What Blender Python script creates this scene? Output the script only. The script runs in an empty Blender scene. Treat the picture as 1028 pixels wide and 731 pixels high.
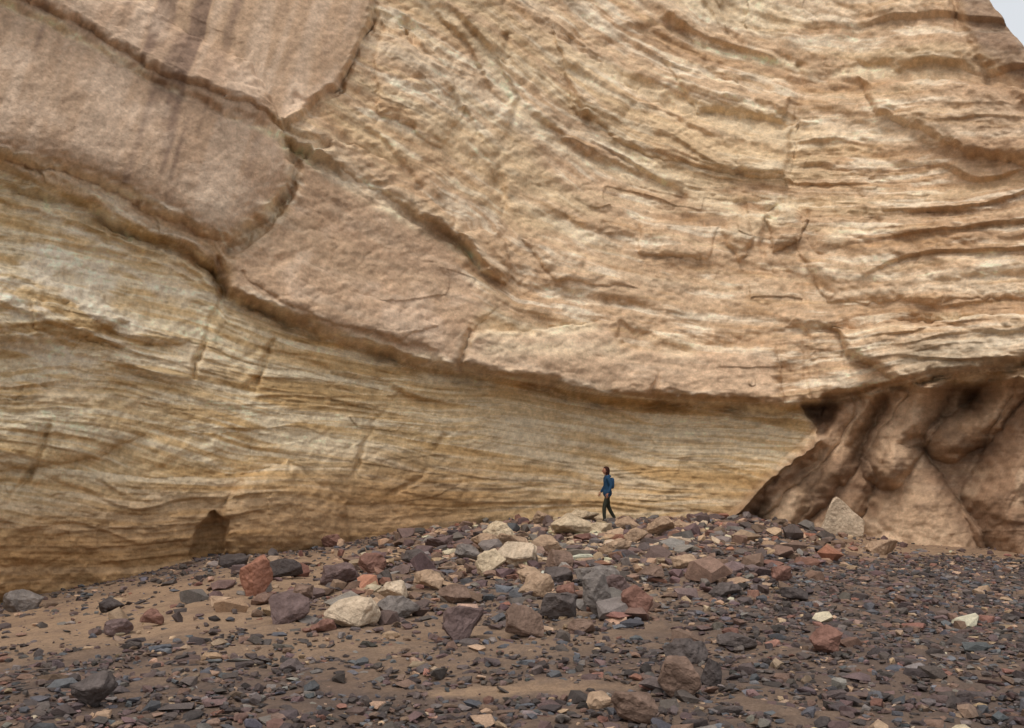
import bpy, bmesh, math, random
import numpy as np
from mathutils import Vector, Matrix, noise
random.seed(4); rng=np.random.RandomState(7)
scene=bpy.context.scene
F=987.0; CX=514.0; CY=365.5; P=math.radians(6.0); CP,SP=math.cos(P),math.sin(P); CAMZ=1.6
f32=np.float32
def lin(c):
    c=np.array(c,dtype=float)/255.0
    return np.where(c<=0.04045,c/12.92,((c+0.055)/1.055)**2.4)
# ---------------- noise
TAB=rng.rand(256,256).astype(f32)*2-1
def vn(x,y,s=0):
    x=x+s*17.31; y=y+s*9.77
    xf=np.floor(x); yf=np.floor(y)
    xi=xf.astype(np.int32)&255; yi=yf.astype(np.int32)&255
    u=(x-xf).astype(f32); v=(y-yf).astype(f32)
    u=u*u*(3-2*u); v=v*v*(3-2*v)
    x1=(xi+1)&255; y1=(yi+1)&255
    a=TAB[xi,yi]; b=TAB[x1,yi]; c=TAB[xi,y1]; d=TAB[x1,y1]
    return (a+(b-a)*u)*(1-v)+(c+(d-c)*u)*v
def fbm(x,y,o=4,s=0,g=0.5):
    r=0;a=1;t=0
    for i in range(o):
        r=r+a*vn(x,y,s+i*3); t+=a; a*=g; x=x*2.03; y=y*2.03
    return r/t
def ss(a,b,x):
    t=np.clip((x-a)/(b-a),0,1); return t*t*(3-2*t)
def cv(pts):
    p=np.array(pts,dtype=float); return lambda U: np.interp(U,p[:,0],p[:,1]).astype(f32)
def sdpoly(U,V,poly):
    d=np.full(U.shape,1e12,f32); inside=np.zeros(U.shape,bool); n=len(poly)
    for i in range(n):
        ax,ay=poly[i]; bx,by=poly[(i+1)%n]; ex,ey=bx-ax,by-ay
        wx=U-ax; wy=V-ay
        h=np.clip((wx*ex+wy*ey)/(ex*ex+ey*ey+1e-9),0,1)
        d=np.minimum(d,(wx-ex*h)**2+(wy-ey*h)**2)
        if ay!=by:
            inside ^= ((ay>V)!=(by>V))&(U<(bx-ax)*(V-ay)/(by-ay)+ax)
    d=np.sqrt(d); return np.where(inside,d,-d)
def dline(U,V,pts):
    d=np.full(U.shape,1e12,f32)
    for i in range(len(pts)-1):
        ax,ay=pts[i]; bx,by=pts[i+1]; ex,ey=bx-ax,by-ay
        wx=U-ax; wy=V-ay
        h=np.clip((wx*ex+wy*ey)/(ex*ex+ey*ey+1e-9),0,1)
        d=np.minimum(d,(wx-ex*h)**2+(wy-ey*h)**2)
    return np.sqrt(d)
# ---------------- plan of the alcove
_D=np.array([(-1.6,8.5),(-1.2,11.5),(-.8,15.8),(-.52,20),(-.32,24),(-.115,28.5),(0,31),(.09,32.4),(.23,32.4),(.32,31.4),(.39,30),(.52,27.5),(.8,22.5),(1.2,16),(1.6,12)])
_Z=np.array([(-1.6,-.9),(-.8,-1.2),(-.52,-1.08),(-.37,-.75),(-.3,-.5),(-.18,-.46),(-.115,-.2),(0,-.1),(.09,-.1),(.23,.0),(.32,-.3),(.39,-.62),(.52,-.74),(.8,-.7),(1.6,-.5)])
tt=np.linspace(-1.7,1.7,681)
def smooth(a,k):
    w=np.hanning(2*k+1); w/=w.sum(); return np.convolve(np.pad(a,k,mode='edge'),w,mode='valid')
DT=smooth(np.interp(tt,_D[:,0],_D[:,1]),16); ZT=smooth(np.interp(tt,_Z[:,0],_Z[:,1]),6)
D0=lambda t: np.interp(t,tt,DT)
ZG=lambda t: np.interp(t,tt,ZT)
def ground(x,y):
    x=np.asarray(x,float); y=np.asarray(y,float)
    t=x/np.maximum(y,1.0); D=D0(t)
    w=ss(0,1,(y-6)/np.maximum(D-6,3))
    z=-0.05*(1-w)+ZG(t)*w
    near=np.exp(-np.abs(x)/60-np.abs(y)/60)
    z=z+near*(0.10*fbm(x*0.35,y*0.35,3,5)+0.03*fbm(x*1.7,y*1.7,3,8))
    z=z+0.10*np.exp(-((x-1.0)/3.5)**2-((y-26)/3.0)**2)
    return z
def pix2ground(u,v):
    a=(u-CX)/F; b=(CY-v)/F
    d=np.array([a,CP-b*SP,SP+b*CP]); d/=d[1]
    ys=np.arange(4,45,0.04); g=ground(d[0]*ys,ys); hit=CAMZ+d[2]*ys<=g
    y=ys[np.argmax(hit)] if hit.any() else 31.5
    return d[0]*y,y,float(ground(d[0]*y,y))
def proj(X,Y,Z):
    z=Z-CAMZ; fw=Y*CP+z*SP; up=z*CP-Y*SP
    fw=np.maximum(fw,0.5)
    return (CX+F*X/fw).astype(f32),(CY-F*up/fw).astype(f32)
# ---------------- materials
def newmat(name):
    m=bpy.data.materials.new(name); m.use_nodes=True; nt=m.node_tree
    b=nt.nodes['Principled BSDF']; b.inputs['Roughness'].default_value=0.9
    b.inputs['Specular IOR Level'].default_value=0.15
    return m,nt,b
def N(nt,t,**k):
    n=nt.nodes.new(t)
    for a,v in k.items(): setattr(n,a,v)
    return n
def attr_mat(name,scales,cvar,bumps,rough=0.92,spec=0.15):
    m,nt,b=newmat(name); L=nt.links.new
    b.inputs['Roughness'].default_value=rough; b.inputs['Specular IOR Level'].default_value=spec
    at=N(nt,'ShaderNodeAttribute'); at.attribute_name='Col'
    tc=N(nt,'ShaderNodeTexCoord')
    col=at.outputs['Color']
    for sc,(lo,hi) in zip(scales,cvar):
        n=N(nt,'ShaderNodeTexNoise'); n.inputs['Scale'].default_value=sc; n.inputs['Detail'].default_value=5; n.inputs['Roughness'].default_value=0.65
        L(tc.outputs['Object'],n.inputs['Vector'])
        mr=N(nt,'ShaderNodeMapRange'); mr.inputs['From Min'].default_value=0.3; mr.inputs['From Max'].default_value=0.7
        mr.inputs['To Min'].default_value=lo; mr.inputs['To Max'].default_value=hi
        L(n.outputs['Fac'],mr.inputs['Value'])
        mx=N(nt,'ShaderNodeVectorMath',operation='SCALE'); L(col,mx.inputs[0]); L(mr.outputs['Result'],mx.inputs['Scale']); col=mx.outputs['Vector']
    L(col,b.inputs['Base Color'])
    prev=None
    for sc,dist,st in bumps:
        n=N(nt,'ShaderNodeTexNoise'); n.inputs['Scale'].default_value=sc; n.inputs['Detail'].default_value=6; n.inputs['Roughness'].default_value=0.7
        L(tc.outputs['Object'],n.inputs['Vector'])
        bp=N(nt,'ShaderNodeBump'); bp.inputs['Distance'].default_value=dist; bp.inputs['Strength'].default_value=st
        L(n.outputs['Fac'],bp.inputs['Height'])
        if prev: L(prev.outputs['Normal'],bp.inputs['Normal'])
        prev=bp
    if prev: L(prev.outputs['Normal'],b.inputs['Normal'])
    return m
def setcol(me,C):
    a=me.color_attributes.new('Col','FLOAT_COLOR','POINT')
    arr=np.ones((len(me.vertices),4),f32); arr[:,:3]=C; a.data.foreach_set('color',arr.ravel())
def gridmesh(name,X,Y,Z,flip=False,smooth_=True):
    nr,nc=X.shape
    me=bpy.data.meshes.new(name)
    co=np.stack([X,Y,Z],-1).astype(f32).reshape(-1)
    idx=np.arange(nr*nc,dtype=np.int32).reshape(nr,nc)
    q=np.stack([idx[:-1,:-1],idx[:-1,1:],idx[1:,1:],idx[1:,:-1]],-1).reshape(-1,4)
    nf=len(q)
    me.vertices.add(nr*nc); me.vertices.foreach_set('co',co)
    me.loops.add(nf*4); me.loops.foreach_set('vertex_index',q.ravel())
    me.polygons.add(nf); me.polygons.foreach_set('loop_start',np.arange(0,nf*4,4,dtype=np.int32))
    me.polygons.foreach_set('loop_total',np.full(nf,4,np.int32))
    me.update(calc_edges=True)
    me.polygons.foreach_set('use_smooth',np.full(nf,smooth_,bool))
    ob=bpy.data.objects.new(name,me); scene.collection.objects.link(ob); return ob
# ---------------- cliff
tcol=np.concatenate([np.linspace(-1.5,-0.585,90),np.linspace(-0.58,0.58,1200),np.linspace(0.585,1.5,90)])
erow=np.concatenate([np.linspace(-0.30,-0.16,25),np.linspace(-0.158,0.54,820),np.linspace(0.545,1.1,60)])
T,E=np.meshgrid(tcol,erow)
DD=D0(T)
etop=np.interp(T,[-2,.40,.47,.50,.515,.5425,.60,.8,1.5],[1.0,.95,.62,.530,.4985,.4505,.40,.36,.34])
etop=etop+0.006*fbm(T*60,T*0+3,3,2)
ex=np.maximum(0,E-etop); Em=np.minimum(E,etop)+ex*0.12
Z=CAMZ+Em*DD
def lean(Z):
    return 0.10*np.maximum(Z-4,0)+0.03*np.maximum(Z-9,0)
Yb=DD+lean(Z)+ex*DD*3.0+0.25*ss(0,.05,ex)
Bp=[(-400,90),(0,172),(100,207),(160,237),(215,266),(228,296),(290,325),(350,348),(430,370),(500,380),(600,398),(700,405),(780,408),(850,402),(930,382),(1028,370),(1400,350)]
B=cv(Bp)
C1=[(-400,-230),(0,-4),(50,18),(100,43),(150,73),(220,109),(285,139),(350,179),(410,214),(460,240),(490,268)]
flow=[
 [(-400,-700),(1500,-600)],
 [(-400,-560),(0,-330),(400,-230),(600,-150),(720,-90),(850,-60),(1028,-70),(1400,-40)],
 [(-400,-430),(0,-190),(400,-100),(550,-45),(640,8),(720,45),(800,65),(870,70),(960,62),(1028,72),(1400,120)],
 [(-400,-400),(0,-150),(300,-70),(400,-22),(480,20),(560,85),(640,130),(720,160),(800,172),(900,165),(1028,150),(1400,180)],
 [(-400,-350),(0,-90),(250,10),(400,62),(500,135),(600,190),(700,215),(800,228),(900,228),(1028,215),(1400,230)],
 [(-400,-220),(0,-4),(50,18),(100,43),(150,73),(220,109),(285,139),(350,179),(410,214),(460,240),(520,285),(620,302),(700,318),(840,325),(1028,316),(1400,310)],
 None,
 [(-400,250),(0,310),(100,332),(250,374),(400,400),(600,426),(800,434),(1028,420),(1400,420)],
 [(-400,430),(0,430),(150,456),(300,436),(450,452),(600,474),(800,470),(1028,470),(1400,470)],
 [(-400,600),(0,570),(200,548),(400,522),(600,516),(1028,550),(1400,560)],
 [(-400,900),(1400,900)]]
flow=[B if q is None else cv(q) for q in flow]
FOOT=flow[9]
def stratum(U,V):
    S=np.zeros(U.shape,f32)
    prev=flow[0](U)
    for k in range(1,len(flow)):
        cur=flow[k](U); h=np.maximum(cur-prev,4)
        S+=np.clip((V-prev)/h,0,1); prev=cur
    return S
P1=[(-400,-400),(385,-400),(378,0),(362,50),(345,90),(315,112),(287,131),(220,101),(150,66),(100,37),(50,11),(0,-9),(-400,-230)]
P2=[(-400,-330),(0,-80),(150,-10),(250,60),(285,135),(296,165),(290,192),(262,218),(232,243),(205,236),(130,203),(60,178),(0,163),(-400,80)]
P3=[(228,262),(240,250),(270,226),(296,196),(299,150),(350,184),(410,219),(455,244),(480,285),(500,310),(470,338),(463,370),(430,366),(350,343),(290,320),(228,290)]
P4=[(468,342),(480,333),(560,330),(615,322),(622,345),(700,347),(780,350),(785,403),(700,401),(600,394),(500,376),(466,370)]
GG=[(800,404),(900,388),(1400,358),(1400,620),(712,620),(726,524),(776,480),(822,440)]
polys=[(P1,.32,7),(P2,.80,36),(P3,.15,12),(P4,.5,10),
 ([(462,232),(480,222),(500,230),(513,262),(507,288),(480,272)],.55,12),
 ([(838,325),(1400,300),(1400,366),(1000,368),(940,378),(900,390),(882,368),(850,356)],.75,12),
 ([(765,215),(790,205),(812,222),(803,246),(775,252)],.36,12),
 ([(722,228),(742,216),(757,240),(736,264)],.28,12),
 (GG,-1.3,26),
 ([(893,448),(925,452),(985,530),(1010,620),(845,620),(872,500)],1.15,42),
 ([(222,506),(242,478),(290,464),(345,505),(355,560),(232,560)],.6,30),
 ([(188,562),(197,528),(214,508),(232,520),(226,562)],-.6,16),
 ([(-400,398),(0,380),(110,395),(150,440),(60,470),(-400,480)],.4,26),
 ([(-400,200),(0,262),(90,285),(130,320),(60,345),(-400,330)],.38,18),
 ([(555,30),(640,95),(760,130),(800,120),(798,185),(720,172),(640,150),(575,110)],.36,16),
 ([(810,205),(900,190),(1100,180),(1100,300),(980,305),(830,300),(800,250)],.28,20),
 ([(858,78),(960,75),(1060,95),(1100,180),(960,150),(880,115)],.42,14),
 ([(640,218),(720,228),(712,262),(640,255)],.2,10),([(520,240),(600,262),(640,290),(560,288)],.2,10),
 ([(380,20),(430,40),(470,110),(440,150),(380,110)],.3,14),([(660,60),(740,80),(790,95),(785,120),(700,110)],.25,12),
 ([(240,270),(300,262),(380,300),(440,330),(400,345),(290,312)],.2,14),([(30,300),(120,300),(190,340),(120,352),(30,330)],.22,12),
 ([(300,160),(340,140),(400,165),(455,215),(450,232),(400,205),(340,170)],.3,14)]
ridges=[([(885,392),(838,452),(790,508),(768,570)],1.25,26),([(846,412),(795,470),(742,518)],.75,15),([(926,380),(915,425),(893,460)],1.5,30),
 ([(1022,372),(990,418),(952,446)],1.15,22),([(1078,366),(1040,440),(1012,500),(1050,620)],1.45,44),([(850,478),(828,540),(830,600)],.8,28)]
ledges=[ # pts, amp, L(px up), w px, u0,u1, groove
 (C1,.22,60,2.2,-500,300,.12),
 (C1,.75,60,2.6,282,492,.7),
 ([(430,-20),(470,30),(500,60),(520,104),(580,150),(660,180),(740,200),(800,212)],.42,40,4,440,800,.12),
 ([(530,20),(600,130),(650,158),(720,178),(800,192)],.28,30,3,560,800,.1),
 ([(640,0),(700,40),(760,52),(830,66),(960,62),(1000,66),(1200,120)],.42,50,3,650,1300,.15),
 ([(480,262),(530,288),(620,300),(700,316),(840,325)],.28,22,3,490,860,.15),
 ([(500,300),(560,330),(620,324),(700,345),(840,322),(1400,318)],.36,26,3,540,1400,.15),
 ([(-400,105),(0,188),(100,214),(170,245),(222,272)],.32,20,2.5,-400,225,.45),
 ([(-400,118),(0,203),(100,229),(160,257),(215,287)],.25,12,2.5,-400,220,.2),
 ([(800,100),(870,124),(960,152),(1200,175)],.26,30,4,800,1200,.08),
 ([(800,245),(900,250),(1028,235),(1400,230)],.22,30,4,800,1400,.08),
 ([(0,238),(80,246),(150,262),(215,300)],.2,25,4,-400,215,.1),
 ([(240,337),(300,359),(400,391),(470,404)],.22,10,2.5,240,480,.2),
 ([(225,300),(290,318),(350,332),(440,356)],.2,20,2.5,225,460,.2),
 ([(0,345),(60,352),(130,372),(220,392)],.22,24,4,-400,240,.1),
 ([(560,215),(640,238),(760,262),(840,280),(1028,275)],.22,30,4,540,1100,.08),
 ([(300,405),(420,425),(600,440),(740,440)],.08,20,3,300,740,.0),
]
cracks=[([(287,134),(315,114),(345,92),(362,50),(378,0),(385,-200)],.55,4),
 ([(287,138),(298,168),(292,196),(264,224),(232,250)],.45,4),
 ([(x_,y_+5) for x_,y_ in Bp[4:14]],.45,5),
 ([(222,262),(224,290),(212,325),(190,380)],.35,3.5),([(275,345),(258,390)],.22,3),([(400,395),(370,430),(355,475)],.2,3),
 ([(445,440),(425,475),(385,500)],.2,3),([(470,335),(463,372)],.35,3),([(50,430),(25,480),(5,500)],.3,4),([(600,405),(585,430)],.14,3),
 ([(800,70),(797,130),(793,200),(768,225),(764,255)],.25,4),([(390,0),(430,70),(470,120),(500,190)],.3,4),([(420,0),(470,60),(492,100)],.25,4),
 ([(300,100),(380,140),(440,200)],.2,4),([(955,-50),(960,20),(975,60),(1030,110),(1100,150)],.5,6),([(690,-20),(720,30),(790,60)],.14,3),
 ([(505,40),(520,100),(500,160),(512,230)],.3,5),([(866,402),(834,440),(790,484),(744,520)],.6,6),([(903,390),(876,424),(857,458)],.9,8),
 ([(1000,374),(955,418),(912,458)],1.0,9),([(812,335),(812,395)],.18,3),([(842,325),(850,358),(884,372)],.35,3),
 ([(265,378),(250,395)],.12,3),([(660,350),(655,395)],.14,3),([(465,236),(482,275),(505,292)],.35,3.5)]
def big(U,V):
    wU=U+7*fbm(U/40,V/40,3,11)+1.8*vn(U/6,V/6,12); wV=V+7*fbm(U/40,V/40,3,21)+2.0*vn(U/7,V/5,22)
    h=np.zeros(U.shape,f32)
    sd=wV-B(wU)
    A=np.interp(U,[-400,0,230,300,500,800,900,1400],[.35,.4,.5,.75,.95,1.1,.9,.8])
    h+=A*(1/(1+np.exp(np.clip(sd/3.0,-30,30))))*np.exp(np.clip(sd,-400,0)/170.)
    h+=np.where(sd>0,.5*(1-np.exp(-sd/60.)),0)+0.3*ss(50,140,sd)
    for poly,a,e in polys:
        d=sdpoly(wU,wV,poly); s=np.clip(d/e,0,1); h+=a*np.sqrt(np.clip(1-(1-s)**2,0,1))
    gm=ss(-4,8,sd)
    wU2=wU+5*fbm(U/25,V/25,3,15); wV2=wV+5*fbm(U/25,V/25,3,16)
    for pts,a,w in ridges:
        d=dline(wU2,wV2,pts); h+=gm*a*np.clip(1-(d/w)**1.6,0,1)**.75
    for pts,a,L,w,u0,u1,gr_ in ledges:
        s=wV-cv(pts)(wU); m=ss(u0-10,u0+30,U)*(1-ss(u1-30,u1+10,U)) if u0>-400 else (1-ss(u1-30,u1+10,U))
        m=m*(0.6+0.8*fbm(U/50,V/200,2,31))
        h+=m*a*(1/(1+np.exp(np.clip(s/w,-30,30))))*np.exp(np.clip(s,-400,0)/L)
        h-=m*gr_*np.exp(-((s-5)/4.5)**2)
    for pts,a,w in cracks:
        d=dline(wU,wV,pts); h-=a*np.exp(-(d/w)**2)*(0.6+0.7*vn(U/25,V/25,41))
    return h
def place(h): 
    Y=Yb-h; return T*Y,Y
U,V=proj(T*Yb,Yb,Z)
h=big(U,V)
X,Y=place(h); U,V=proj(X,Y,Z)
hb=big(U,V)
S=stratum(U,V)+0.05*fbm(U/110,V/110,3,51)
Ac=S*100
in1=ss(0,12,sdpoly(U,V,P1)); in2=ss(0,14,sdpoly(U,V,P2)); in3=ss(0,14,sdpoly(U,V,P3)); in4=ss(0,10,sdpoly(U,V,P4))
smoothm=np.clip(in1*.9+in2*.9+in3*.35+in4*.3,0,1)
below=ss(-3,6,V-B(U))
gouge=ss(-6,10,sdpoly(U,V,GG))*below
rough=(1-smoothm)*(1-.6*gouge)
mod=ss(-.15,.4,fbm(U/150,Ac/60,3,61)+.05)
mod2=ss(-.2,.45,fbm(U/80,Ac/35,3,66))
Ax=Ac+below*(1-gouge)*0.13*U*(vn(Ac/45,Ac*0,9)) + 11*fbm(U/120,V/60,3,67)
def saw(p,sh=.82):
    f=p-np.floor(p); return np.where(f<sh,f/sh,(1-f)/(1-sh))
# wedge-shaped cross-bed sets below the shelf (foresets dipping to the right / left)
setid=np.floor(Ac/46+.35*fbm(U/220,V/200,2,77)); sl=TAB[(setid.astype(np.int32)*7)&255,3]
Q=V-(.22*sl+.10)*U+18*fbm(U/150,V/90,2,78)
ph0=Ax/58+1.2*fbm(U/220,Ac/120,3,73)
hs=0.25*(saw(ph0,.9)-.5)*(1-.6*below)*ss(-.3,.4,fbm(U/170,V/120,2,75))
ph=Ax/24+1.3*fbm(U/150,Ac/80,3,71)
hs+=0.15*(saw(ph,.85)-.5)*mod*(.15+.85*mod2)
ph2=Ax/9.5+1.8*fbm(U/80,Ac/40,3,81)
hs+=0.035*(saw(ph2,.75)-.5)*mod2*ss(-.2,.4,fbm(U/60,Ac/22,2,83))
hs+=0.08*fbm(U/60,Ax/14,5,91,.6)*(0.3+mod)
hs+=0.06*fbm(U/28,Ax/9,4,95,.6)*mod2
hs*= (1-.6*below*(1-gouge)*ss(200,400,U))
hs+=below*(1-gouge)*(.05*fbm(U/120,Q/6,4,85,.6)+.05*(saw(Q/19+fbm(U/120,V/60,2,86),.85)-.5)*mod)
fa=fbm((U+.3*V)/48,(V-.2*U)/34,4,97,.55); fb=fbm(U/22,V/18,3,99,.55)
hs+=0.34*np.abs(fa)*(1-.5*below)+0.08*np.abs(fb)*(.5+mod2)
bx=U/60+1.1*fbm(U/60,V/60,3,101); by=Ac/24+1.0*fbm(U/80,V/50,3,111)
blk=TAB[(np.floor(bx+0.5*np.floor(by)).astype(np.int32))&255,(np.floor(by).astype(np.int32))&255]
hblk=0.07*blk*ss(.0,.5,fbm(U/120,V/120,2,121)+.12)
h=hb+rough*(hs+hblk*(1-.5*below))
h+=(1-rough)*(0.10*fbm(U/60,V/60,4,131)+0.025*fbm(U/12,V/12,3,133))
h+=0.032*fbm(U/9,V/7,3,141)*(.35+.65*rough)+0.40*fbm(U/240,V/200,2,151)
fl=U+ (V-450)*0.55
h+=gouge*(0.12*fbm(fl/18,V/120,4,161)+.07*fbm(U/20,V/16,4,163))
hat=np.exp(-(np.abs(V-(cv([(285,130),(460,222)])(U)))/14)**2)*ss(290,310,U)*(1-ss(440,470,U))
h+=hat*0.04*np.sin((U*0.45+V*0.9)/2.4+3*vn(U/20,V/20,3))
h*= (1-ss(0.0,.1,ex))
X,Y=place(h)
cl=gridmesh('sandstone_cliff',X,Y,Z)
def c3(c): return lin(c)[None,None,:].astype(f32)
def mix(C,c,m): return C*(1-m[...,None])+c3(c)*m[...,None]
Cc=np.zeros(U.shape+(3,),f32)+c3((208,180,149))
n1=fbm(U/140,Ac/50,4,201); n2=fbm(U/60,Ax/7,5,211,.62); n3=fbm(U/35,V/30,4,221); n4=fbm(U/160,Ax/3.2,4,231,.6); n5=fbm(U/260,Ax/28,3,233)
nq=fbm(U/150,Q/7,5,235,.62)
Cc=mix(Cc,(197,165,132),ss(-.1,.5,n1)*.8)
Cc=mix(Cc,(178,148,124),ss(.1,.6,fbm(U/180,V/120,3,241))*.6)
Cc=mix(Cc,(174,140,108),ss(.08,.45,n5)*(1-smoothm)*.5)
Cc=mix(Cc,(232,215,189),ss(.08,.40,-n5)*(1-smoothm)*.5)
Cc=mix(Cc,(240,226,202),ss(.04,.40,n2+.3*n3)*(1-smoothm)*.75)
Cc=mix(Cc,(186,149,108),ss(.12,.5,-n2)*(1-smoothm)*.55)
Cc=mix(Cc,(224,202,165),ss(.1,.5,n4)*(1-smoothm)*.35)
Cc=mix(Cc,(224,203,165),ss(.1,.45,fbm(U/200,Ac/25,3,243))*(1-smoothm)*.4)
for m,c in ((in1,(196,166,139)),(in2,(199,170,145)),(in3,(198,168,141)),(in4,(214,186,158))): Cc=mix(Cc,c,m*.7)
st=fbm((U+.3*V)/20,V/220,3,251,.6)*.9+.5*fbm(U/60,V/150,2,255)
sm_=np.clip(in1+in2,0,1)
Cc=mix(Cc,(126,104,92),ss(-.02,.45,st)*sm_*.72*(1-ss(230,300,U)*.5))
Cc=mix(Cc,(222,199,176),ss(.0,.5,-st)*sm_*.5)
Cc=mix(Cc,(224,201,178),ss(.05,.5,n3)*(in1+in2+in3).clip(0,1)*.4)
w=below*(1-gouge)
Cc=mix(Cc,(217,191,148),w*.85)
Cc=mix(Cc,(236,222,194),w*ss(-.06,.30,nq+.35*n4)*.75)
Cc=mix(Cc,(188,151,98),w*ss(.02,.40,-nq+.3*n1)*.6)
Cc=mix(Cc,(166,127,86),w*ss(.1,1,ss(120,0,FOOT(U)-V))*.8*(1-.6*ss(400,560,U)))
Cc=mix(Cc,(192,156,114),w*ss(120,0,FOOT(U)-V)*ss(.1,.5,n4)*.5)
leftw=ss(330,60,U)*ss(170,230,V)*ss(430,350,V)
Cc=mix(Cc,(234,222,201),leftw*ss(-.15,.3,n2+.6*n3)*.8)
for pts,wd,a in (([(x_,y_+3) for x_,y_ in C1[:7]],4,.9),([(x_,y_+10) for x_,y_ in C1[6:]],4,.9),
                 ([(-400,118),(0,200),(100,226),(170,257),(222,286)],5,.6),([(700,46),(760,60),(830,74),(960,70),(1000,74)],4,.9),
                 ([(470,345),(480,336),(560,334),(615,326)],5,.7),([(440,-5),(480,45),(520,116),(590,164),(670,192),(750,213)],7,.6),
                 ([(740,232),(790,215),(840,238)],10,.5),([(480,350),(600,352),(690,352)],9,.5),([(230,304),(300,326),(440,364)],5,.5)):
    d=dline(U,V+8*n3,pts); Cc=mix(Cc,(242,225,193),np.exp(-(d/wd)**2)*a*ss(-.5,.1,n3))
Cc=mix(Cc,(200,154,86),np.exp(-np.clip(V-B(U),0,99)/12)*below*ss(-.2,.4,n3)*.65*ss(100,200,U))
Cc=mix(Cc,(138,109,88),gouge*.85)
def rd(i,w): return np.clip(1-dline(U,V,ridges[i][0])/w,0,1)**.5*below
pil=np.maximum(ss(0,34,sdpoly(U,V,polys[9][0])),rd(2,30)); Cc=mix(Cc,(204,175,146),pil*.85)
Cc=mix(Cc,(200,169,138),np.maximum(rd(0,26),rd(3,22))*.8); Cc=mix(Cc,(172,141,115),np.maximum(np.maximum(rd(4,42),rd(5,28)),rd(1,15))*.6)
Cc=mix(Cc,(224,199,170),gouge*ss(.05,.4,n3+.4*fbm(fl/9,V/60,3,257))*.35)
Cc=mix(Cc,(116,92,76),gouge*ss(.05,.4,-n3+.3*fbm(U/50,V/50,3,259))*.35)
Cc=mix(Cc,(168,138,113),ss(880,1020,U)*ss(280,120,V)*.5)
Cc=mix(Cc,(120,102,92),ss(0,12,sdpoly(U,V,[(955,-60),(962,20),(980,60),(1100,140),(1100,-60)]))*.5)
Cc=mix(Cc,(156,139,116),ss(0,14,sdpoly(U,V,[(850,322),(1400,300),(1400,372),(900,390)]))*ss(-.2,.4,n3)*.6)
Cc*= (1+.28*fbm(U/4.5,V/3.6,3,261)+.14*n3+.12*n4)[...,None]
Cc=np.clip(Cc,.02,.85)
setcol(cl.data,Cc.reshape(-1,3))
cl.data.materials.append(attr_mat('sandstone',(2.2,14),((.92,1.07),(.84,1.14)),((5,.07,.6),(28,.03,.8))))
# ---------------- ground
def axis(a,b,step,far):
    c=np.arange(a,b,step); k=np.cumsum(step*1.22**np.arange(1,45)); k=k[k<far]
    return np.concatenate([(a-k)[::-1],c,b+k])
gx=axis(-17,20,.06,900); gy=axis(4.5,35,.06,900)
GX,GY=np.meshgrid(gx,gy); GZ=ground(GX,GY)
nearm=np.exp(-(np.maximum(0,np.hypot(GX,GY)-40))/30)
GZ+=nearm*(.014*fbm(GX*9,GY*9,3,301)+.03*fbm(GX*4,GY*4,2,305))
gr=gridmesh('ground',GX,GY,GZ)
def sandmask(x,y):
    u,v=proj(x,y,ground(x,y)); n=fbm(x*.8,y*.8,3,311)
    m=np.maximum(ss(0,40,sdpoly(u,v,[(-900,540),(0,590),(330,530),(440,520),(450,565),(350,600),(250,650),(120,668),(0,685),(-900,715)])),
                 ss(0,14,sdpoly(u,v,[(420,690),(520,678),(650,676),(660,694),(560,704),(430,708)])))
    m=np.maximum(m,.9*ss(0,12,sdpoly(u,v,[(700,545),(860,525),(1040,535),(1300,540),(1040,566),(860,566)])))
    m=np.maximum(m,.45*ss(0,50,sdpoly(u,v,[(180,590),(500,510),(700,510),(740,620),(560,690),(300,700),(100,700)])))
    return np.clip(m+.45*n,0,1),u,v
sm,_,_=sandmask(GX,GY)
g1=fbm(GX*2,GY*2,4,321); g2=fbm(GX*14,GY*14,3,331)
GC=np.zeros(GX.shape+(3,),f32)+c3((106,91,82))
GC=mix(GC,(164,138,113),np.clip(sm*1.2,0,1)*.85); GC=mix(GC,(128,107,91),ss(-.1,.4,g1)*.5); GC=mix(GC,(86,75,70),ss(.1,.5,g2)*(1-sm*.6)*.8)
GC*=(1+.18*g2)[...,None]
setcol(gr.data,GC.reshape(-1,3))
gr.data.materials.append(attr_mat('sandy_ground',(6,45),((.86,1.1),(.72,1.22)),((18,.03,.7),(70,.012,.8))))
# ---------------- stones
def hull(n,seed,box=.6):
    r=random.Random(seed); bm=bmesh.new()
    for i in range(n):
        v=Vector((r.gauss(0,1),r.gauss(0,1),r.gauss(0,1))).normalized()
        m=max(abs(v.x),abs(v.y),abs(v.z)); v=v*(1-box)+v/m*box*.8
        v*=r.uniform(.82,1.0); bm.verts.new(v)
    res=bmesh.ops.convex_hull(bm,input=bm.verts)
    lo=[g for g in res['geom_interior'] if isinstance(g,bmesh.types.BMVert)]
    bmesh.ops.delete(bm,geom=lo,context='VERTS')
    bmesh.ops.triangulate(bm,faces=bm.faces); bm.verts.ensure_lookup_table()
    return bm
protos=[]
for s in range(24):
    bm=hull(12+s%7,s,.4+.5*(s%4)/3); bm.verts.index_update(); vs=np.array([v.co[:] for v in bm.verts])
    fs=np.array([[v.index for v in f.verts] for f in bm.faces]); protos.append((vs,fs)); bm.free()
pal={'dark':(76,68,66),'dark2':(91,82,79),'purple':(107,89,86),'brown':(121,99,86),'red':(152,107,88),'grey':(123,115,110),'blue':(94,94,98),
     'pale':(192,173,150),'cream':(200,179,151),'tan':(168,142,118),'redb':(128,94,82)}
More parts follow.
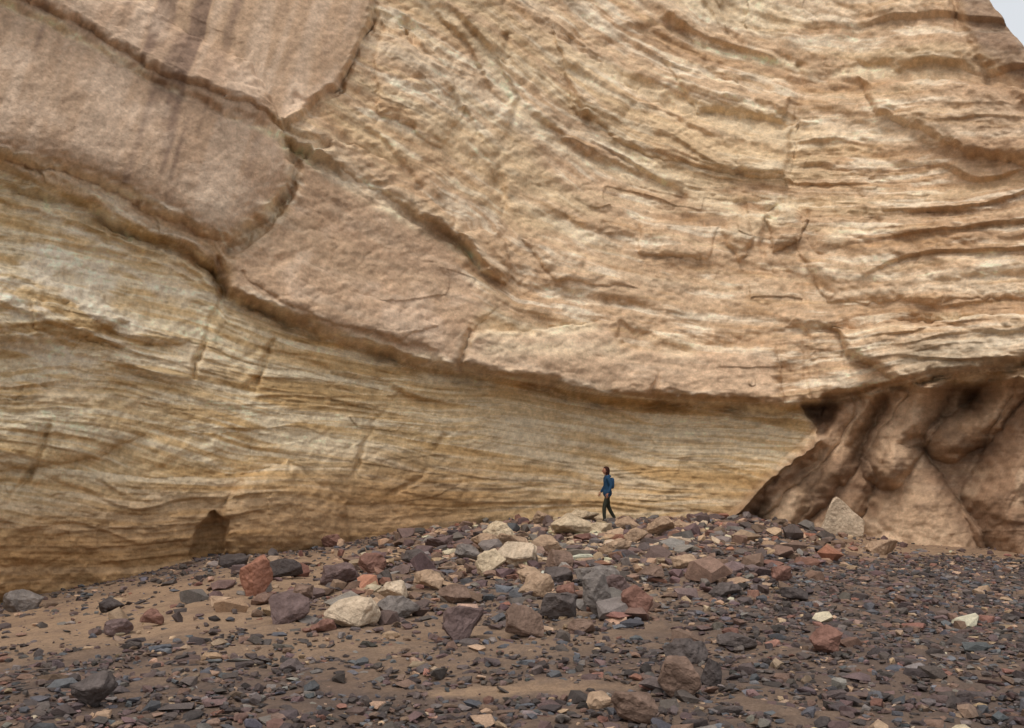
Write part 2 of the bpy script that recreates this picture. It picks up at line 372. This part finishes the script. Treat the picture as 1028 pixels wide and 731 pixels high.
def scatter(name,x,y,size,flat,cols,seed,sink=.25):
    r=np.random.RandomState(seed); n=len(x); z=ground(x,y)
    Vs=[];Fs=[];Cs=[];off=0
    pi=r.randint(0,len(protos),n)
    for p in range(len(protos)):
        k=np.where(pi==p)[0]; 
        if not len(k): continue
        vs,fs=protos[p]; m=len(k)
        sc=np.stack([size[k]*r.uniform(.75,1.5,m),size[k]*r.uniform(.5,1.0,m),size[k]*flat[k]*r.uniform(.6,1.2,m)],-1)*.5
        a=r.uniform(0,6.28,m); tx=r.normal(0,.28,m); 
        q=vs[None]*sc[:,None,:]
        qy=q[...,1]*np.cos(tx)[:,None]-q[...,2]*np.sin(tx)[:,None]; qz=q[...,1]*np.sin(tx)[:,None]+q[...,2]*np.cos(tx)[:,None]
        qx=q[...,0]*np.cos(a)[:,None]-qy*np.sin(a)[:,None]; qy2=q[...,0]*np.sin(a)[:,None]+qy*np.cos(a)[:,None]
        pos=np.stack([qx+x[k][:,None],qy2+y[k][:,None],qz+(z[k]+sc[:,2]*(1-2*sink))[:,None]],-1)
        Vs.append(pos.reshape(-1,3)); Fs.append((fs[None]+np.arange(m)[:,None,None]*len(vs)+off).reshape(-1,3)); off+=m*len(vs)
        Cs.append(np.repeat(cols[k],len(vs),axis=0))
    Vs=np.concatenate(Vs);Fs=np.concatenate(Fs).astype(np.int32);Cs=np.concatenate(Cs)
    me=bpy.data.meshes.new(name); me.vertices.add(len(Vs)); me.vertices.foreach_set('co',Vs.astype(f32).ravel())
    me.loops.add(len(Fs)*3); me.loops.foreach_set('vertex_index',Fs.ravel()); me.polygons.add(len(Fs))
    me.polygons.foreach_set('loop_start',np.arange(0,len(Fs)*3,3,dtype=np.int32)); me.polygons.foreach_set('loop_total',np.full(len(Fs),3,np.int32))
    me.update(calc_edges=True); me.polygons.foreach_set('use_smooth',np.zeros(len(Fs),bool))
    setcol(me,Cs); ob=bpy.data.objects.new(name,me); scene.collection.objects.link(ob); return ob
stone_mat=attr_mat('weathered_stone',(9,60),((.75,1.25),(.8,1.2)),((20,.03,.8),(90,.008,.8)),.85,.25)
def colpick(n,names,w,r,var=.2):
    P_=np.array([lin(pal[k]) for k in names]); i=r.choice(len(names),n,p=np.array(w)/sum(w))
    return (P_[i]*np.exp(r.normal(0,var,(n,1)))*(1+r.normal(0,.03,(n,3)))).clip(.01,.55)
def samp(n,y0,y1,powr,r):
    q=r.rand(n); y=y0+(y1-y0)*q**powr
    t=r.uniform(-.85,.85,n); x=t*y; k=y<D0(t)-.25; return x[k],y[k]
r=np.random.RandomState(21)
x,y=samp(95000,4.6,31,.9,r); sm,u,v=sandmask(x,y)
keep=(r.rand(len(x))> np.clip(sm*1.15,0,.93)) & ((fbm(x*1.1,y*1.1,3,401)>-.45)|(u>760)); x,y=x[keep],y[keep]
size=np.exp(r.normal(math.log(.054),.5,len(x)))*(1+y*.020)
gv=scatter('gravel',x,y,size.clip(.02,.25),r.uniform(.3,.7,len(x)),colpick(len(x),['dark','dark2','purple','brown','blue','grey','tan','redb'],[6,6,4,3,3,1.5,1.2,.6],r),22)
gv.data.materials.append(stone_mat)
x,y=samp(22000,9,32.2,.5,r); sm,u,v=sandmask(x,y)
belt=ss(0,60,sdpoly(u,v,[(100,620),(330,545),(520,480),(760,480),(900,560),(800,610),(700,660),(560,690),(300,680),(60,670)]))
pale=np.exp(-(((u-575)/130)**2+((v-545)/32)**2))
keep=r.rand(len(x))<(.03+.65*belt*(.4+.6*ss(-.2,.3,fbm(x*.7,y*.7,3,411)))+.7*pale); x,y,belt,pale,u=x[keep],y[keep],belt[keep],pale[keep],u[keep]
size=np.exp(r.normal(math.log(.20),.5,len(x))).clip(.07,.65)
ca=colpick(len(x),['dark2','purple','brown','redb','grey','tan','blue','red'],[3,5,6,2.5,2,4,.6,.8],r)
cb=colpick(len(x),['pale','cream','tan','grey','purple'],[2,3,6,2,1],r)
sel=(r.rand(len(x))<(.05+.6*pale+.1*ss(600,900,u)))[:,None]
rb=scatter('rubble',x,y,size,np.where(sel[:,0],r.uniform(.25,.6,len(x)),r.uniform(.35,.85,len(x))),np.where(sel,cb,ca),23); rb.data.materials.append(stone_mat)
bl=[(253,602,30,38,'red'),(282,585,34,20,'dark'),(232,573,28,14,'dark'),(342,594,40,24,'purple'),(350,634,54,28,'pale'),(288,630,40,28,'purple'),
(322,638,26,12,'redb'),(466,648,48,32,'purple'),(528,646,40,34,'brown'),(398,624,40,22,'grey'),(430,596,32,18,'tan'),(492,582,30,24,'cream'),
(565,626,44,24,'dark2'),(600,622,28,42,'grey'),(641,626,30,32,'redb'),(600,590,42,22,'grey'),(575,606,28,16,'redb'),(906,541,26,16,'pale'),
(893,560,36,14,'tan'),(834,660,28,26,'redb'),(684,706,42,38,'brown'),(640,730,46,40,'brown'),(716,692,20,32,'dark'),(690,672,46,26,'dark2'),(88,716,42,32,'dark2'),
(16,617,36,20,'grey'),(108,616,24,14,'dark'),(115,642,28,16,'purple'),(151,632,22,16,'redb'),(535,604,38,24,'tan'),(520,572,40,28,'pale'),
(575,542,42,22,'cream'),(502,548,32,22,'cream'),(665,541,28,18,'tan'),(548,562,34,20,'tan'),(785,588,24,16,'redb'),(728,604,32,14,'dark2'),
(440,553,28,16,'purple'),(418,572,28,16,'dark2'),(372,578,26,18,'redb'),(618,562,32,18,'tan'),(470,566,26,16,'grey'),(640,550,28,16,'tan'),(300,605,24,16,'brown'),
(560,590,32,16,'dark2'),(395,606,34,18,'pale'),(545,530,22,14,'tan'),(604,539,26,12,'cream'),(690,536,22,12,'tan'),(742,655,36,14,'dark2'),(800,608,26,14,'dark'),(600,715,30,14,'tan'),(330,552,22,12,'redb'),(220,612,22,12,'tan'),
(516,556,30,18,'tan'),(588,528,30,14,'cream'),(632,536,24,14,'tan'),(486,556,26,16,'tan'),(560,575,30,18,'brown'),(530,590,26,18,'tan'),(455,610,30,18,'brown'),(375,622,26,16,'tan'),(620,600,26,18,'purple'),(585,640,26,14,'brown'),(655,590,28,16,'brown'),(690,575,26,14,'tan')]
bmats={}
def boulder_mat(k):
    if k in bmats: return bmats[k]
    m,nt,b=newmat(k+'_boulder_stone'); L=nt.links.new; tc=N(nt,'ShaderNodeTexCoord')
    n=N(nt,'ShaderNodeTexNoise'); n.inputs['Scale'].default_value=5; n.inputs['Detail'].default_value=10; n.inputs['Roughness'].default_value=.75
    L(tc.outputs['Object'],n.inputs['Vector']); cr=N(nt,'ShaderNodeValToRGB'); c=lin(pal[k])
    cr.color_ramp.elements[0].position=.32; cr.color_ramp.elements[1].position=.68
    cr.color_ramp.elements[0].color=tuple(c*.55)+(1,); cr.color_ramp.elements[1].color=tuple((c*1.3+.02).clip(0,.75))+(1,)
    L(n.outputs['Fac'],cr.inputs['Fac']); L(cr.outputs['Color'],b.inputs['Base Color'])
    n2=N(nt,'ShaderNodeTexNoise'); n2.inputs['Scale'].default_value=14; n2.inputs['Detail'].default_value=8; L(tc.outputs['Object'],n2.inputs['Vector'])
    bp=N(nt,'ShaderNodeBump'); bp.inputs['Distance'].default_value=.07; bp.inputs['Strength'].default_value=.8; L(n2.outputs['Fac'],bp.inputs['Height']); L(bp.outputs['Normal'],b.inputs['Normal'])
    bmats[k]=m; return m
def finish_boulder(bm,name,k,loc,scale,rz,sink,bev=.05):
    bmesh.ops.scale(bm,vec=scale,verts=bm.verts)
    bmesh.ops.dissolve_limit(bm,angle_limit=.15,verts=bm.verts,edges=bm.edges)
    sz=min(scale); bmesh.ops.bevel(bm,geom=list(bm.edges),offset=sz*bev,segments=1,profile=.6,affect='EDGES')
    bmesh.ops.triangulate(bm,faces=bm.faces)
    for _ in range(2): bmesh.ops.subdivide_edges(bm,edges=[e for e in bm.edges if e.calc_length()>sz*.22],cuts=1); bmesh.ops.triangulate(bm,faces=bm.faces)
    s0=rz*7
    for v in bm.verts:
        p=v.co/sz; v.co+=v.co.normalized()*sz*(.12*noise.noise(p*1.3+Vector((s0,0,0)))+.09*noise.noise(p*3.2+Vector((s0,3,0)))+.04*noise.noise(p*8+Vector((s0,3,0))))
    me=bpy.data.meshes.new(name); bm.to_mesh(me); bm.free()
    ob=bpy.data.objects.new(name,me); scene.collection.objects.link(ob)
    ob.location=(loc[0],loc[1],loc[2]+scale[2]*(1-2*sink)); ob.rotation_euler=(random.uniform(-.12,.12),random.uniform(-.15,.15),rz)
    me.materials.append(boulder_mat(k)); return ob
for i,(u,v,w,hh,k) in enumerate(bl):
    gx_,gy_,gz_=pix2ground(u,v-2); s=gy_/F
    n=12+i%5 if k in('pale','cream','tan') else 13+i%7
    finish_boulder(hull(n,100+i,.35 if n<14 else .55),'boulder',k,(gx_,gy_+w*s*.35,gz_),(w*s*.66,w*s*.52,hh*s*.70),random.uniform(-.5,.5),.14)
bm=bmesh.new()
wv=[(-.95,-.35,-.7),(.75,-.5,-.7),(.95,.5,-.7),(-.7,.6,-.7),(-.35,-.3,.75),(.0,-.25,.62),(.85,-.3,-.1),(.6,.45,.0),(-.3,.4,.6),(-.8,-.4,-.1)]
for p in wv: bm.verts.new(p)
bmesh.ops.convex_hull(bm,input=bm.verts)
gx_,gy_,gz_=pix2ground(850,538); s=gy_/F
finish_boulder(bm,'fallen_sandstone_block','pale',(gx_,gy_+.4,gz_),(25*s,22*s,27*s),0.0,.16)
# ---------------- person
def simple(name,c,rough=.8,sc=40,amp=.25):
    m,nt,b=newmat(name); L=nt.links.new; tc=N(nt,'ShaderNodeTexCoord'); n=N(nt,'ShaderNodeTexNoise'); n.inputs['Scale'].default_value=sc
    L(tc.outputs['Object'],n.inputs['Vector']); cr=N(nt,'ShaderNodeValToRGB'); c=lin(c)
    cr.color_ramp.elements[0].color=tuple(c*(1-amp))+(1,); cr.color_ramp.elements[1].color=tuple((c*(1+amp)).clip(0,1))+(1,)
    L(n.outputs['Fac'],cr.inputs['Fac']); L(cr.outputs['Color'],b.inputs['Base Color']); b.inputs['Roughness'].default_value=rough; return m
M_jk=simple('blue_jacket_cloth',(40,70,98),sc=12); M_tr=simple('dark_trouser_cloth',(52,54,46),sc=12); M_sh=simple('boot_leather',(56,44,38)); M_sk=simple('skin',(170,122,98),amp=.08); M_hr=simple('dark_hair',(56,32,28),sc=80,amp=.5); M_eye=simple('eye',(40,30,26),.3)
root=bpy.data.objects.new('woman_walking',None); scene.collection.objects.link(root)
def skin(name,pts,edges,mats,matf,sub=2,rootv=0):
    me=bpy.data.meshes.new(name); me.from_pydata([p[0] for p in pts],edges,[]); ob=bpy.data.objects.new(name,me); scene.collection.objects.link(ob)
    sk=ob.modifiers.new('s','SKIN'); sk.use_smooth_shade=True
    for i,p in enumerate(pts):
        rr=p[1] if isinstance(p[1],tuple) else (p[1],p[1]); me.skin_vertices[0].data[i].radius=rr; me.skin_vertices[0].data[i].use_root=(i==rootv)
    ss_=ob.modifiers.new('u','SUBSURF'); ss_.levels=sub; ss_.render_levels=sub
    bpy.context.view_layer.update(); dg=bpy.context.evaluated_depsgraph_get()
    m2=bpy.data.meshes.new_from_object(ob.evaluated_get(dg)); ob.modifiers.clear(); ob.data=m2; m2.materials.clear()
    for m in mats: m2.materials.append(m)
    for p in m2.polygons: p.material_index=matf(p.center); p.use_smooth=True
    ob.parent=root; return ob
pts=[((0,0,.90),(.13,.145)),((.0,0,1.06),(.115,.13)),((-.01,0,1.22),(.125,.155)),((-.01,0,1.34),(.115,.14)),((-.022,0,1.43),.060),((-.04,0,1.50),.050),
 ((0,-.088,.84),.094),((-.13,-.10,.48),.068),((-.13,-.10,.25),.060),((-.12,-.10,.10),.046),((-.17,-.10,.05),.045),((-.28,-.105,.035),.034),
 ((0,.088,.84),.094),((.05,.10,.48),.068),((.16,.10,.27),.060),((.26,.10,.12),.046),((.23,.10,.06),.045),((.12,.105,.035),.034),
 ((0,-.165,1.36),.070),((.07,-.215,1.12),.056),((-.02,-.235,.93),.045),((-.045,-.235,.885),.032),
 ((0,.165,1.36),.070),((-.02,.215,1.11),.056),((-.13,.22,.95),.045),((-.16,.215,.915),.032)]
ed=[(0,1),(1,2),(2,3),(3,4),(4,5),(0,6),(6,7),(7,8),(8,9),(9,10),(10,11),(0,12),(12,13),(13,14),(14,15),(15,16),(16,17),(3,18),(18,19),(19,20),(20,21),(3,22),(22,23),(23,24),(24,25)]
def mf(c):
    arm=abs(c.y)>.17 and c.z>.8
    if arm: return 0 if c.z>.90 else 3
    if c.z>1.445: return 3
    if c.z>.80: return 0
    return 1 if c.z>.125 else 2
skin('body',pts,ed,[M_jk,M_tr,M_sh,M_sk],mf)
def hand(name,w,d):
    d=Vector(d).normalized(); fwd=Vector((-1,0,0)); side=(fwd-d*fwd.dot(d)).normalized(); nrm=d.cross(side); w=Vector(w)
    p=[(w,.022),(w+d*.045,(.034,.018)),(w+d*.085,(.034,.016))]; e=[(0,1),(1,2)]
    for i,(o,l) in enumerate(((.030,.068),(.010,.078),(-.010,.072),(-.028,.055))):
        b=w+d*.085+side*o; k=len(p); c=nrm*.012
        p+=[(b,.009),(b+d*l*.5+c*.5,.0085),(b+d*l+c*2,.007)]; e+=[(2,k),(k,k+1),(k+1,k+2)]
    k=len(p); b=w+d*.03+side*.03; p+=[(b,.011),(b+d*.03+side*.02,.010),(b+d*.06+side*.022,.008)]; e+=[(1,k),(k,k+1),(k+1,k+2)]
    skin(name,[(tuple(a),r_) for a,r_ in p],e,[M_sk],lambda c:0,1)
hand('hand_right',(-.04,-.235,.90),(-.25,0,-1)); hand('hand_left',(-.15,.215,.93),(-.55,0,-1))
def blob(name,fn,mat,seg=32,ring=20):
    bm=bmesh.new(); bmesh.ops.create_uvsphere(bm,u_segments=seg,v_segments=ring,radius=1)
    for v in bm.verts: v.co=fn(v.co.copy())
    for f in bm.faces: f.smooth=True
    me=bpy.data.meshes.new(name); bm.to_mesh(me); bm.free(); me.materials.append(mat); ob=bpy.data.objects.new(name,me); scene.collection.objects.link(ob); ob.parent=root; return ob
HC=Vector((-.05,0,1.58))
def headf(p):
    q=Vector((p.x*.098,p.y*.076,p.z*.115))
    if p.z<-.2: q.x=q.x*.86-.012; q.y*=1+.35*(p.z+.2)
    if p.x<-.8:
        q.x-=.024*math.exp(-((p.y/.16)**2+((p.z+.12)/.18)**2))
        q.x+=.010*math.exp(-(((abs(p.y)-.38)/.14)**2+((p.z-.08)/.12)**2))
        q.x-=.006*math.exp(-((p.y/.3)**2+((p.z+.45)/.09)**2))
    return HC+q
blob('head',headf,M_sk,48,32)
for s in (-1,1):
    blob('eye_%s'%('left' if s>0 else 'right'),lambda p,s=s:HC+Vector((-.084,s*.030,.008))+p*.010,M_eye,12,8)
    blob('ear_%s'%('left' if s>0 else 'right'),lambda p,s=s:HC+Vector((.005,s*.076,-.005))+Vector((p.x*.018,p.y*.008,p.z*.030)),M_sk,12,8)
def hairf(p):
    q=Vector((p.x*.112,p.y*.088,p.z*.122)); q.x+=.018; q.z+=.012
    face=min(1,max(0,(-p.x-.05)/.35))*min(1,max(0,(.62-p.z)/.3))
    q.x=q.x*(1-face)+(-.02)*face; q.y*=1-.15*face
    if p.z<-.2: q.z-=.05*(-p.z-.2)*2.4; q.x+=.012*(-p.z)
    return HC+q*(1+.02*math.sin(p.y*9+p.z*5))
blob('hair',hairf,M_hr,40,28)
def hemf(p):
    k=.138+.012*max(0,-p.z); return Vector((p.x*k,p.y*(k+.024),.92+max(-.75,p.z)*.16))
blob('jacket_hem',hemf,M_jk,28,16)
blob('jacket_hood',lambda p:Vector((.045+p.x*.075,p.y*.11,1.41+p.z*.055)),M_jk,20,14)
def packf(p):
    g=lambda a:math.copysign(abs(a)**.6,a); return Vector((.145+g(p.x)*.065,g(p.y)*.12,1.20+g(p.z)*.17))
blob('day_pack',packf,M_jk,24,16)
PY=30.3; PX=(609-CX)/F*PY
zf=float(ground(PX,PY)); root.location=(PX,PY,zf+.01); root.rotation_euler=(0,0,math.radians(8)); 
# ---------------- camera
cam=bpy.data.cameras.new('camera'); co=bpy.data.objects.new('camera',cam); scene.collection.objects.link(co)
co.location=(0,0,CAMZ); co.rotation_euler=(math.pi/2+P,0,0); cam.sensor_width=36; cam.lens=36*F/1028; cam.clip_end=3000; cam.clip_start=.1
scene.camera=co
# ---------------- light
el,az=math.radians(60),math.radians(208)
w_=bpy.data.worlds.new('World'); scene.world=w_; w_.use_nodes=True; nt=w_.node_tree
bg=nt.nodes['Background']; sky=nt.nodes.new('ShaderNodeTexSky'); sky.sky_type='NISHITA'; sky.sun_disc=False
sky.sun_elevation=el; sky.sun_rotation=az; sky.dust_density=6; sky.air_density=1.0; sky.ozone_density=1
mx=nt.nodes.new('ShaderNodeMix'); mx.data_type='RGBA'; mx.inputs['Factor'].default_value=.62
nt.links.new(sky.outputs['Color'],mx.inputs['A']); mx.inputs['B'].default_value=(7.0,7.0,6.8,1)   # thin white haze
nt.links.new(mx.outputs['Result'],bg.inputs['Color']); bg.inputs['Strength'].default_value=.15
sd_=bpy.data.lights.new('sun','SUN'); sd_.energy=1.3; sd_.angle=math.radians(20); sd_.color=(1,.94,.86)
so=bpy.data.objects.new('sun',sd_); scene.collection.objects.link(so)
dirv=Vector((math.sin(az)*math.cos(el),math.cos(az)*math.cos(el),math.sin(el)))
so.rotation_euler=dirv.to_track_quat('Z','Y').to_euler()
scene.view_settings.view_transform='Standard'; scene.view_settings.look='None'; scene.view_settings.exposure=0
